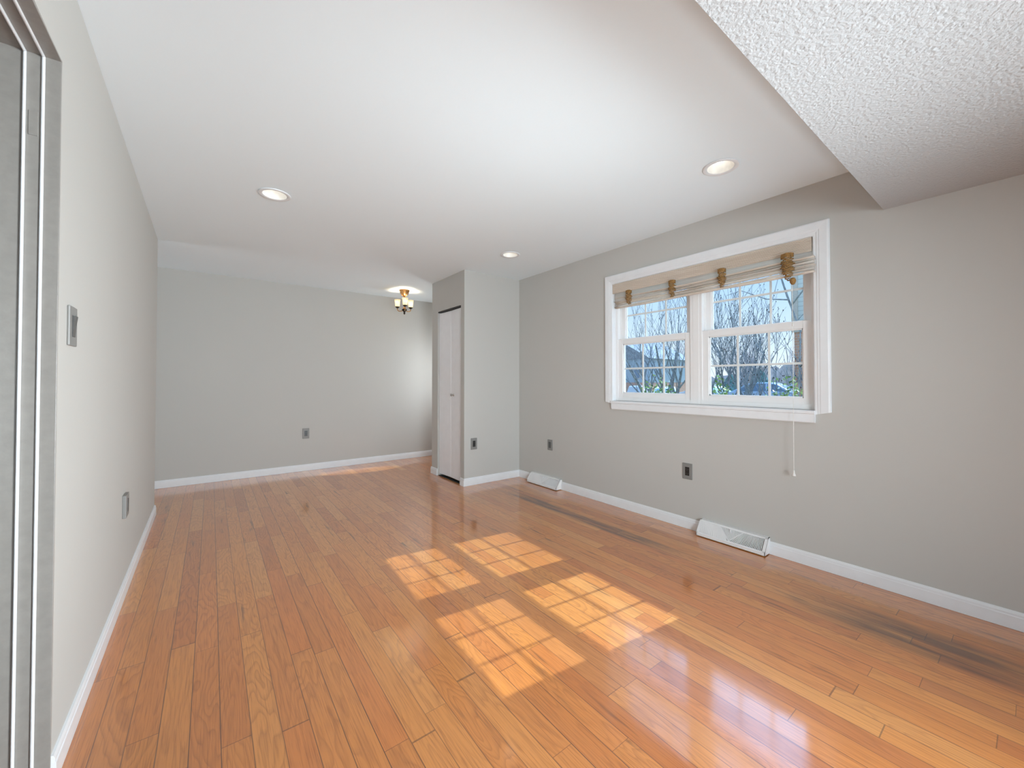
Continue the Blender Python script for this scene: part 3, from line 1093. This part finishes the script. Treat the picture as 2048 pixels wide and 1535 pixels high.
# ---------------------------------------------------------------- foyer ceiling fixture
def chandelier():
    cx, cy = 2.124, 5.277
    root = empty('ceiling_lamp', (cx, cy, H))
    tag(root, 'small copper semi-flush ceiling lamp with three cream glass shades in the far foyer', 'ceiling lamp')
    c = (cx, cy, 0)
    MB().lathe([(0.001, 2.44), (0.070, 2.44), (0.070, 2.428), (0.062, 2.420), (0.060, 2.405), (0.052, 2.385), (0.036, 2.362), (0.018, 2.350), (0.013, 2.345), (0.001, 2.344)], c, 28).build('canopy', M['brass'], root, smooth=True)
    MB().lathe([(0.001, 2.35), (0.009, 2.35), (0.009, 2.29), (0.017, 2.28), (0.009, 2.268), (0.009, 2.20), (0.022, 2.19), (0.024, 2.178), (0.001, 2.172)], c, 16).build('stem', M['brass'], root, smooth=True)
    MB().lathe([(0.001, 2.182), (0.030, 2.176), (0.036, 2.166), (0.024, 2.150), (0.014, 2.140), (0.010, 2.130), (0.014, 2.122), (0.009, 2.108), (0.001, 2.100)], c, 18).build('finial', M['bronze'], root, smooth=True)
    r = 0.103
    yaw = YAW
    Rr = Vector((math.cos(yaw), -math.sin(yaw), 0))
    Fw = Vector((math.sin(yaw), math.cos(yaw), 0))
    for k in range(3):
        th = R(-80 + 120 * k)
        d = (Rr * math.sin(th) + Fw * math.cos(th))
        p = lambda rr, z: Vector((cx, cy, z)) + d * rr
        arm = MB().tube([p(0.015, 2.168), p(0.045, 2.150), p(0.085, 2.152), p(0.103, 2.172), p(r, 2.200)], [0.006, 0.006, 0.006, 0.006, 0.006], 8).build('arm', M['brass'], root, smooth=True)
        c2 = p(r, 0)
        MB().lathe([(0.001, 2.192), (0.014, 2.194), (0.027, 2.206), (0.030, 2.214), (0.001, 2.215)], c2, 16).build('shade_holder', M['bronze'], arm, smooth=True)
        MB().lathe([(0.018, 2.212), (0.027, 2.214), (0.031, 2.230), (0.033, 2.260), (0.036, 2.290), (0.042, 2.314), (0.039, 2.314), (0.033, 2.290), (0.030, 2.260), (0.028, 2.232), (0.018, 2.216)], c2, 24).build('glass_shade', M['shade'], root, smooth=True)
        l = bpy.data.lights.new('bulb', 'POINT')
        l.energy = 1.7
        l.color = (1, 0.86, 0.66)
        l.shadow_soft_size = 0.015
        o = bpy.data.objects.new('bulb', l)
        o.location = p(r, 2.265)
        col.objects.link(o)


chandelier()

# ---------------------------------------------------------------- outdoors
def gz(x, y):
    return -0.30 - 0.039 * max(0.0, y - 8.0)


def ground_mat():
    t = NT('winter_lawn')
    pos = t.xyz()[0]
    a = t.noise(pos, 3.0, 5, 0.7)
    c = t.ramp(a, [(0.3, lin(104, 104, 66)), (0.55, lin(140, 132, 92)), (0.75, lin(122, 128, 80))])
    t.bsdf(c, 0.9)
    return t.m


M['lawn'] = ground_mat()
M['asphalt'] = simple('asphalt', lin(120, 124, 130), 0.85, 0, 0.3, 0.06, 8)
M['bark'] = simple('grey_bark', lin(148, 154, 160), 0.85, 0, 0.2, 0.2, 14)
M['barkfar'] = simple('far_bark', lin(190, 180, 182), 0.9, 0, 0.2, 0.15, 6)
M['bud'] = simple('dry_fruit', lin(76, 66, 62), 0.7, 0, 0.3, 0.2)


def leaf_mat():
    t = NT('glossy_evergreen_leaf')
    oi = t.node('ShaderNodeNewGeometry')
    rnd = oi.outputs['Random Per Island']
    c = t.ramp(rnd, [(0.0, lin(58, 92, 44)), (0.45, lin(104, 140, 70)), (0.8, lin(150, 178, 104)), (1.0, lin(196, 208, 150))])
    t.bsdf(c, 0.35, 0, None, 0.6)
    return t.m


M['leaf'] = leaf_mat()
M['conifer'] = simple('blue_green_conifer', lin(112, 146, 140), 0.9, 0, 0.2, 0.25, 5)
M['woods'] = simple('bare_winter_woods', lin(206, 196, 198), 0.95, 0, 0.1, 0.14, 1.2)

gr = MB()
xs = [3.25, 6, 9, 12, 18, 26, 36, 50, 80, 140]
ys = [-60, -20, -5, 0, 4, 8, 12, 18, 26, 40, 60, 100]
vv = [(x, y, gz(x, y)) for x in xs for y in ys]
nn = len(ys)
gr.add(vv, [(i * nn + k, (i + 1) * nn + k, (i + 1) * nn + k + 1, i * nn + k + 1) for i in range(len(xs) - 1) for k in range(nn - 1)])
struct(gr.build('lawn', M['lawn']))
st = MB()
ys2 = [-40, -10, 0, 4, 8, 12, 18, 26, 40]
for i in range(len(ys2) - 1):
    a, c = ys2[i], ys2[i + 1]
    st.add([(17, a, gz(17, a) + 0.02), (44, a, gz(44, a) + 0.02), (44, c, gz(44, c) + 0.02), (17, c, gz(17, c) + 0.02)], [(0, 1, 2, 3)])
struct(st.build('parking_lot', M['asphalt']))


def make_tree(name, seed, height, spread, stems, depth, bark, trunk_r, buds=True, lean=0.35, twig=0.006):
    """bare multi-stem vase-shaped tree at the origin -> Empty with trunk, branches and dry fruit"""
    rg = random.Random(seed)
    root = empty(name)
    tm, bmh, fm = MB(), MB(), MB()

    def grow(p, d, length, r, lev):
        n = 4 if lev < 2 else 3
        pts, rad = [p.copy()], [r]
        dd = d.copy()
        for i in range(n):
            dd = (dd + Vector((rg.uniform(-.16, .16), rg.uniform(-.16, .16), rg.uniform(-.02, .16)))).normalized()
            p = p + dd * (length / n)
            pts.append(p.copy())
            rad.append(max(twig * 0.6, r * (1 - 0.62 * (i + 1) / n)))
        (tm if lev == 0 else bmh).tube(pts, rad, 7 if lev == 0 else (5 if lev == 1 else 3), False)
        if lev >= depth:
            if buds and rg.random() < 0.55:
                q = pts[-1]
                fm.ellipsoid(q, 0.011, 0.011, 0.014, 5, 4)
            return
        kids = 5 if lev == 0 else (4 if lev == 1 else 3)
        for k in range(kids):
            s = rg.uniform(0.25, 1.0) if k else 1.0
            i = min(n - 1, int(s * n))
            fr_ = s * n - i
            q = pts[i].lerp(pts[i + 1], fr_)
            rr = rad[i] * (1 - fr_) + rad[i + 1] * fr_
            az = rg.uniform(0, 2 * math.pi)
            side = Vector((math.cos(az), math.sin(az), rg.uniform(-0.1, 0.5)))
            nd = (dd * (1.1 if k else 2.0) + side * 0.75 + Vector((0, 0, 0.25))).normalized()
            grow(q, nd, length * rg.uniform(0.48, 0.72), max(twig, rr * 0.5), lev + 1)

    for s in range(stems):
        az = 2 * math.pi * s / max(1, stems) + rg.uniform(-.4, .4)
        ln = lean if stems > 1 else 0.05
        d = Vector((math.cos(az) * ln, math.sin(az) * ln, 1)).normalized()
        base = Vector((math.cos(az), math.sin(az), 0)) * (trunk_r * 0.8 if stems > 1 else 0)
        grow(base - Vector((0, 0, 0.1)), d, height * rg.uniform(0.42, 0.55), trunk_r * rg.uniform(0.6, 1.0) if stems > 1 else trunk_r, 0)
    tm.build('trunk', bark, root)
    bmh.build('branches', bark, root)
    if buds and fm.v:
        fm.build('dry_fruit', M['bud'], root)['kind'] = 'stuff'
    return root


TG = 'bare trees outside the window'


def put(o, x, y, rz=0.0, s=1.0):
    o.location = (x, y, gz(x, y))
    o.rotation_euler = (0, 0, rz)
    o.scale = (s, s, s)
    return o


t1 = make_tree('bare_tree', 11, 5.6, 2, 5, 3, M['bark'], 0.12)
put(t1, 13.4, 8.40)
tag(t1, 'bare multi-stemmed tree with thick grey trunks, seen through the left half of the window', 'tree', TG)
t2 = make_tree('bare_tree', 23, 5.0, 2, 7, 3, M['bark'], 0.06, lean=0.5)
put(t2, 11.6, 5.32)
tag(t2, 'dense fan-shaped bare tree at the left edge of the right-hand window', 'tree', TG)
t3 = make_tree('bare_tree', 37, 3.1, 2, 6, 3, M['bark'], 0.065, lean=0.42)
put(t3, 9.2, 3.22)
tag(t3, 'bare tree in the right-hand window, standing next to the brick building behind the cars', 'tree', TG)

# trees far behind
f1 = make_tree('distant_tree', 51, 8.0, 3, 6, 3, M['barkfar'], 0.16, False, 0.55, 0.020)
far_spots = [(62, 47, 'distant bare tree behind the grey-roofed house at the far left of the view'),
             (58, 33, 'distant bare tree just right of the grey-roofed house'),
             (64, 26.5, 'distant bare tree seen between the two halves of the window'),
             (52, 21.5, 'distant bare tree in the middle of the right-hand window'),
             (60, 17.5, 'distant bare tree behind the parked cars, nearest the brick building')]
for i, (x, y, lb) in enumerate(far_spots):
    o = f1 if i == 0 else copy_tree(f1)
    put(o, x, y, i * 1.3, 0.8 + 0.12 * ((i * 7) % 4))
    tag(o, lb, 'tree', 'distant bare trees')

# belt of winter woods on the skyline
rg = random.Random(9)
b = MB()
npt = 120
row0, row1, row2 = [], [], []
for k in range(npt + 1):
    y = -10 + 110 * k / npt
    x = 78 + 4 * math.sin(k * .3)
    h = 2.6 + 1.4 * rg.random() + 0.7 * math.sin(k * .21) + 0.8 * rg.random()
    g0 = gz(x, y)
    row0.append((x - 1.5, y, g0 - .3))
    row1.append((x - 0.6 + rg.random() * 0.6, y, g0 + 0.06 * max(0, y - 8) * 0.6 + h))
    row2.append((x + 3.0, y, g0 - .3))
n1 = npt + 1
b.add(row0 + row1 + row2, [(k, k + 1, n1 + k + 1, n1 + k) for k in range(npt)] + [(n1 + k, n1 + k + 1, 2 * n1 + k + 1, 2 * n1 + k) for k in range(npt)])
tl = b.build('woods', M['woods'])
tag(tl, 'belt of bare brown winter woods along the skyline beyond the parking lot', 'woods', kind='stuff')


# blue-green conifers
def conifer(x, y, h, r, label, seed):
    rg = random.Random(seed)
    b = MB()
    n, m = 22, 14
    vv = []
    for i in range(m + 1):
        z = h * i / m
        rr = r * (1 - (i / m) ** 1.6) * (0.75 + 0.25 * min(1, i / 2))
        for k in range(n):
            an = 2 * math.pi * k / n
            q = max(0.02, rr * (1 + rg.uniform(-.22, .22)))
            vv.append((q * math.cos(an), q * math.sin(an), z + rg.uniform(-.1, .1)))
    ff = [(i * n + k, i * n + (k + 1) % n, (i + 1) * n + (k + 1) % n, (i + 1) * n + k) for i in range(m) for k in range(n)]
    o = b.add(vv, ff).build('conifer', M['conifer'])
    o.location = (x, y, gz(x, y))
    return tag(o, label, 'tree', 'blue-green evergreens')


conifer(46, 24.4, 3.4, 1.45, 'blue-green evergreen behind the fan-shaped bare tree in the right-hand window', 1)
conifer(47, 21.0, 2.9, 1.4, 'blue-green evergreen in the middle of the right-hand window, behind the parked cars', 2)
conifer(46, 17.6, 3.2, 1.4, 'blue-green evergreen nearest the brick building, behind the parked cars', 3)


# hedge shrubs just outside the window
def shrub(x, y, h, r, label, seed):
    rg = random.Random(seed)
    root = empty('evergreen_shrub', (x, y, gz(x, y)))
    tag(root, label, 'shrub', 'leafy shrubs under the window')
    g0 = gz(x, y)
    s_ = MB()
    for k in range(9):
        an = rg.uniform(0, 6.28)
        e_ = Vector((x + math.cos(an) * r * rg.uniform(.2, .7), y + math.sin(an) * r * rg.uniform(.2, .7), g0 + h * rg.uniform(.7, .95)))
        s_.tube([(x, y, g0 - .05), Vector((x, y, g0)).lerp(e_, .5) + Vector((0, 0, .1)), e_], [0.015, 0.010, 0.004], 5)
    s_.build('stem', M['bark'], root)
    lf = MB()
    for k in range(1500):
        an, ph = rg.uniform(0, 2 * math.pi), math.acos(rg.uniform(-0.4, 1.0))
        q = rg.uniform(0.70, 1.02) * (1 + 0.14 * math.sin(an * 3 + seed) + 0.10 * math.sin(an * 7 + ph * 5))
        p = Vector((x + r * q * math.sin(ph) * math.cos(an), y + r * q * math.sin(ph) * math.sin(an), g0 + h * 0.55 + h * 0.45 * q * math.cos(ph)))
        d = Vector((rg.uniform(-1, 1), rg.uniform(-1, 1), rg.uniform(-.2, 1))).normalized()
        sd = d.orthogonal().normalized()
        sd = (Matrix.Rotation(rg.uniform(0, 6.28), 3, d) @ sd)
        nrm = d.cross(sd)
        L_, W_ = rg.uniform(.035, .055), rg.uniform(.011, .016)
        lf.add([p, p + d * L_ * .5 + sd * W_ + nrm * .004, p + d * L_, p + d * L_ * .5 - sd * W_ + nrm * .004], [(0, 1, 2, 3)])
    lf.build('foliage', M['leaf'], root)
    return root


shrub(4.75, 3.02, 1.45, 0.31, 'leafy green shrub under the window, seen at the lower right of the left-hand window', 1)
shrub(4.62, 2.26, 1.44, 0.31, 'leafy green shrub under the window at the left edge of the right-hand window', 2)
shrub(4.80, 1.56, 1.43, 0.31, 'leafy green shrub under the window beside the brick building at the right', 3)


# parked cars
def car_paint(name, c):
    return simple(name, c, 0.2, 0.1, 0.6, 0.01)


M['carwhite'] = car_paint('white_car_paint', (0.75, 0.77, 0.79, 1))
M['carsilver'] = car_paint('silver_blue_car_paint', lin(206, 222, 234))
M['carblue'] = car_paint('pale_blue_car_paint', lin(186, 210, 234))
M['carglass'] = simple('car_glass', lin(110, 138, 164), 0.08, 0, 0.8)
M['tyre'] = simple('tyre_rubber', (0.02, 0.02, 0.022, 1), 0.8)
M['hub'] = simple('alloy_wheel', (0.5, 0.5, 0.52, 1), 0.3, 0.8)
M['lens_red'] = simple('red_tail_lens', (0.45, 0.02, 0.02, 1), 0.2)
M['lens_clear'] = simple('clear_head_lens', (0.75, 0.78, 0.8, 1), 0.1)


def car(label, x, y, rz, paint, van=False):
    root = empty('parked_car', (x, y, gz(x, y)))
    tag(root, label, 'car', 'cars in the parking lot')
    if van:
        L = 4.7
        prof = [(0, .35), (0, .75), (.12, 1.0), (.25, 1.62), (.42, 1.74), (2.9, 1.76), (3.35, 1.62), (3.95, 1.05), (4.55, .92), (4.7, .75), (4.7, .35)]
        win_ = [(0.42, 1.08), (.52, 1.60), (2.85, 1.63), (3.20, 1.55), (3.70, 1.06)]
    else:
        L = 4.6
        prof = [(0, .35), (0, .80), (.15, .95), (.75, 1.0), (1.35, 1.38), (1.75, 1.47), (2.45, 1.46), (2.75, 1.38), (3.45, .98), (4.35, .85), (4.6, .68), (4.6, .35)]
        win_ = [(0.95, 1.02), (1.42, 1.34), (1.8, 1.41), (2.42, 1.40), (2.70, 1.33), (3.25, 1.0)]
    hw = 0.88

    def inset(z):
        return hw - max(0, z - 0.95) * 0.26
    rot = Matrix.Rotation(rz, 3, 'Z')
    base = Vector((x, y, gz(x, y)))

    def tp(p):
        return base + rot @ Vector((p[0] - L / 2, p[1], p[2]))
    b = MB()
    n = len(prof)
    b.add([tp((a, -inset(z), z)) for a, z in prof] + [tp((a, inset(z), z)) for a, z in prof],
          [tuple(range(n)), tuple(range(n, 2 * n))] + [(i, (i + 1) % n, n + (i + 1) % n, n + i) for i in range(n)])
    b.build('body', paint, root, 0.05, seg=3)
    for sgn in (-1, 1):
        k = len(win_)
        g = MB()
        g.add([tp((a, sgn * (inset(z) + 0.004), z)) for a, z in win_] + [tp((a, sgn * (inset(z) - 0.02), z)) for a, z in win_],
              [tuple(range(k)), tuple(range(k, 2 * k))] + [(i, (i + 1) % k, k + (i + 1) % k, k + i) for i in range(k)])
        sw = g.build('side_window', M['carglass'], root)
        for a0 in ((1.45, 2.55) if van else (1.78,)):
            pl = MB()
            pl.add([tp((a0 + da, sgn * (inset(z) + 0.007), z)) for da, z in ((0, win_[0][1]), (.08, win_[0][1]), (.08, 1.40 if not van else 1.62), (0, 1.40 if not van else 1.62))], [(0, 1, 2, 3)])
            pl.build('pillar', paint, sw)
    # windscreen and rear glass
    for (p0, p1, nm) in (((win_[-1][0] + .12, win_[-1][1] + .03), (win_[-2][0] + .12, win_[-2][1] + .02), 'windscreen'), ((win_[0][0] - .16, win_[0][1] + .0), (win_[1][0] - .16, win_[1][1] - .02), 'rear_window')):
        g = MB()
        off = 0.03 if nm == 'windscreen' else -0.03
        g.add([tp((p0[0] + off, -inset(p0[1]) + .08, p0[1])), tp((p0[0] + off, inset(p0[1]) - .08, p0[1])), tp((p1[0] + off, inset(p1[1]) - .1, p1[1])), tp((p1[0] + off, -inset(p1[1]) + .1, p1[1]))], [(0, 1, 2, 3)])
        g.build(nm, M['carglass'], root)
    for a in (0.85, L - 0.95):
        for sgn in (-1, 1):
            c = tp((a, sgn * (hw - 0.10), 0.32))
            ax = rot @ Vector((0, sgn, 0))
            Mr = Vector((0, 0, 1)).rotation_difference(ax).to_matrix()
            wh = MB().lathe([(0.001, -.1), (0.32, -.1), (0.33, -.06), (0.33, .08), (0.30, .11), (0.20, .11)], c, 20, Mr).build('wheel', M['tyre'], root)
            MB().lathe([(0.20, .10), (0.18, .115), (0.05, .09), (0.001, .10)], c, 14, Mr).build('hubcap', M['hub'], wh)
    for sgn in (-1, 1):
        for a, mt, nm in ((0.0, M['lens_red'], 'tail_light'), (L, M['lens_clear'], 'head_light')):
            d = 0.02 if a else -0.02
            lb = MB()
            p0 = [tp((a + d * s_, sgn * q, z)) for s_ in (-2, 1) for q, z in ((.55, .62), (.80, .62), (.80, .76), (.55, .76))]
            lb.add(p0, [(0, 3, 2, 1), (4, 5, 6, 7), (0, 1, 5, 4), (1, 2, 6, 5), (2, 3, 7, 6), (3, 0, 4, 7)])
            lb.build(nm, mt, root)
    return root


car('white van parked far down the lot at the lower left of the left-hand window', 38.0, 26.6, R(20), M['carwhite'], True)
car('white car parked beyond the shrub at the lower right of the left-hand window', 30.0, 18.6, R(30), M['carwhite'])
car('white car behind the fan-shaped bare tree at the left edge of the right-hand window', 28.0, 14.3, R(75), M['carwhite'])
car('pale blue car parked in the lower middle of the right-hand window', 23.5, 9.0, R(97), M['carblue'])
car('silver car partly hidden by the brick building at the right of the window', 28.0, 8.3, R(100), M['carsilver'])


# houses
def brick_mat():
    t = NT('weathered_red_brick')
    pos, x, y, z = t.xyz()
    br = t.node('ShaderNodeTexBrick')
    t.link(t.comb(t.math('ADD', x, y), z, 0.0), br.inputs['Vector'])
    br.inputs['Color1'].default_value = lin(232, 176, 148)
    br.inputs['Color2'].default_value = lin(214, 158, 130)
    br.inputs['Mortar'].default_value = lin(224, 204, 190)
    br.inputs['Scale'].default_value = 1.0
    br.inputs['Mortar Size'].default_value = 0.006
    br.inputs['Brick Width'].default_value = 0.21
    br.inputs['Row Height'].default_value = 0.075
    t.bsdf(br.outputs['Color'], 0.85)
    return t.m


def siding_mat(name, c):
    t = NT(name)
    pos, x, y, z = t.xyz()
    f = t.math('FRACT', t.math('DIVIDE', z, 0.125))
    cc = t.ramp(f, [(0.0, tuple(q * .55 for q in c[:3]) + (1,)), (0.10, tuple(q * .9 for q in c[:3]) + (1,)), (0.3, c), (1.0, c)])
    t.bsdf(cc, 0.6, 0, t.bump(f, 0.5, 0.02))
    return t.m


M['brick'] = brick_mat()
M['siding'] = siding_mat('grey_green_lap_siding', lin(226, 231, 226))
M['siding2'] = siding_mat('grey_blue_lap_siding', lin(196, 208, 216))
M['shingle'] = simple('grey_shingle', lin(160, 162, 166), 0.9, 0, 0.2, 0.12, 3)
M['cream'] = simple('cream_corner_board', lin(214, 204, 192), 0.6)


def neighbour():
    x0, x1, y0, y1 = 13.0, 22.0, -7.0, 4.10
    g0 = gz(13, 4) - 0.3
    root = empty('neighbour_house', (x0, y1, g0 + 0.3))
    tag(root, 'house corner of pale brick with grey siding above, at the right of the window view', 'house')
    MB().box(x0, x1, y0, y1, g0, 2.62).build('brick_wall', M['brick'], root)
    MB().box(x0 - 0.02, x1 + .02, y0, y1 + 0.02, 2.62, 5.6).build('siding_wall', M['siding'], root)
    MB().box(x0 - 0.05, x0 + 0.10, y1 - 0.10, y1 + 0.05, 2.60, 5.6).build('corner_board', M['cream'], root)
    MB().box(x0 - 0.06, x0 + 0.0, y0, y1 + 0.05, 2.55, 2.68).build('band_board', M['cream'], root)
    r_ = MB()
    r_.add([(x0 - .4, y0, 5.55), (x0 - .4, y1 + .4, 5.55), ((x0 + x1) / 2, y0, 8.0), ((x0 + x1) / 2, y1 + .4, 8.0), (x1 + .4, y0, 5.55), (x1 + .4, y1 + .4, 5.55)], [(0, 1, 3, 2), (2, 3, 5, 4), (0, 2, 4), (1, 5, 3), (0, 4, 5, 1)])
    r_.build('roof', M['shingle'], root)
    wf = MB().box(x0 - 0.05, x0 + 0.05, 0.6, 2.0, 3.2, 4.6).build('window', M['cream'], root)
    MB().box(x0 - 0.06, x0 - 0.04, 0.7, 1.9, 3.3, 4.5).build('pane', M['carglass'], wf)


neighbour()


def far_house(x0, x1, y0, y1, zb, ze, zr, label):
    g0 = min(gz(x0, y0), gz(x1, y1)) - 0.5
    root = empty('far_house', (x0, (y0 + y1) / 2, g0))
    tag(root, label, 'house', 'houses across the parking lot')
    MB().box(x0, x1, y0, y1, g0, zb).build('brick_wall', M['brick'], root)
    MB().box(x0 - 0.02, x1, y0 - .02, y1 + .02, zb, ze).build('siding_wall', M['siding2'], root)
    r_ = MB()
    ym = (y0 + y1) / 2
    r_.add([(x0 - .4, y0 - .4, ze - .1), (x1 + .4, y0 - .4, ze - .1), (x0 - .4, ym, zr), (x1 + .4, ym, zr), (x0 - .4, y1 + .4, ze - .1), (x1 + .4, y1 + .4, ze - .1)], [(0, 1, 3, 2), (2, 3, 5, 4), (0, 2, 4), (1, 5, 3), (0, 4, 5, 1)])
    r_.build('roof', M['shingle'], root)
    for k in range(3):
        yy = y0 + (y1 - y0) * (k + .5) / 3
        wf = MB().box(x0 - .06, x0 + .02, yy - .5, yy + .5, zb + .5, min(ze - .3, zb + 1.7)).build('window', M['cream'], root)
        MB().box(x0 - .08, x0 - .055, yy - .42, yy + .42, zb + .58, min(ze - .38, zb + 1.62)).build('pane', M['carglass'], wf)
    return root


far_house(44, 54, 29.6, 40, 1.05, 4.2, 7.2, 'grey-roofed house with brick base far off at the left of the left-hand window')

# young tree close to the house, with a few curved branches in front of the siding
yt = empty('young_tree', (7.2, 2.33, gz(7.2, 2.3)))
tag(yt, 'thin young tree with curved bare branches in front of the brick house corner', 'tree')
g0 = gz(7.2, 2.3)
MB().tube([(7.25, 2.20, g0 - .05), (7.22, 2.24, 0.6), (7.2, 2.20, 1.5), (7.2, 2.19, 1.95), (7.15, 2.34, 2.5), (7.1, 2.42, 2.85), (7.05, 2.44, 3.2)], [.010, .010, .009, .010, .016, .012, .005], 7).build('trunk', M['bark'], yt, smooth=True)
b = MB()
b.tube([(7.17, 2.30, 2.35), (7.1, 2.12, 2.55), (7.0, 2.0, 2.9)], [.014, .010, .004], 5)
b.tube([(7.15, 2.34, 2.45), (7.1, 2.62, 2.50), (7.0, 2.95, 2.68), (6.9, 3.15, 2.62)], [.012, .009, .006, .003], 5)
b.tube([(7.1, 2.42, 2.85), (7.0, 2.3, 3.1), (6.9, 2.22, 3.5)], [.010, .008, .003], 5)
b.tube([(7.22, 2.24, 0.9), (7.2, 2.34, 1.15), (7.2, 2.42, 1.6)], [.010, .007, .003], 5)
b.tube([(7.2, 2.20, 1.4), (7.1, 2.05, 1.55), (7.1, 1.95, 1.5)], [.010, .007, .003], 5)
b.build('branches', M['bark'], yt, smooth=True)
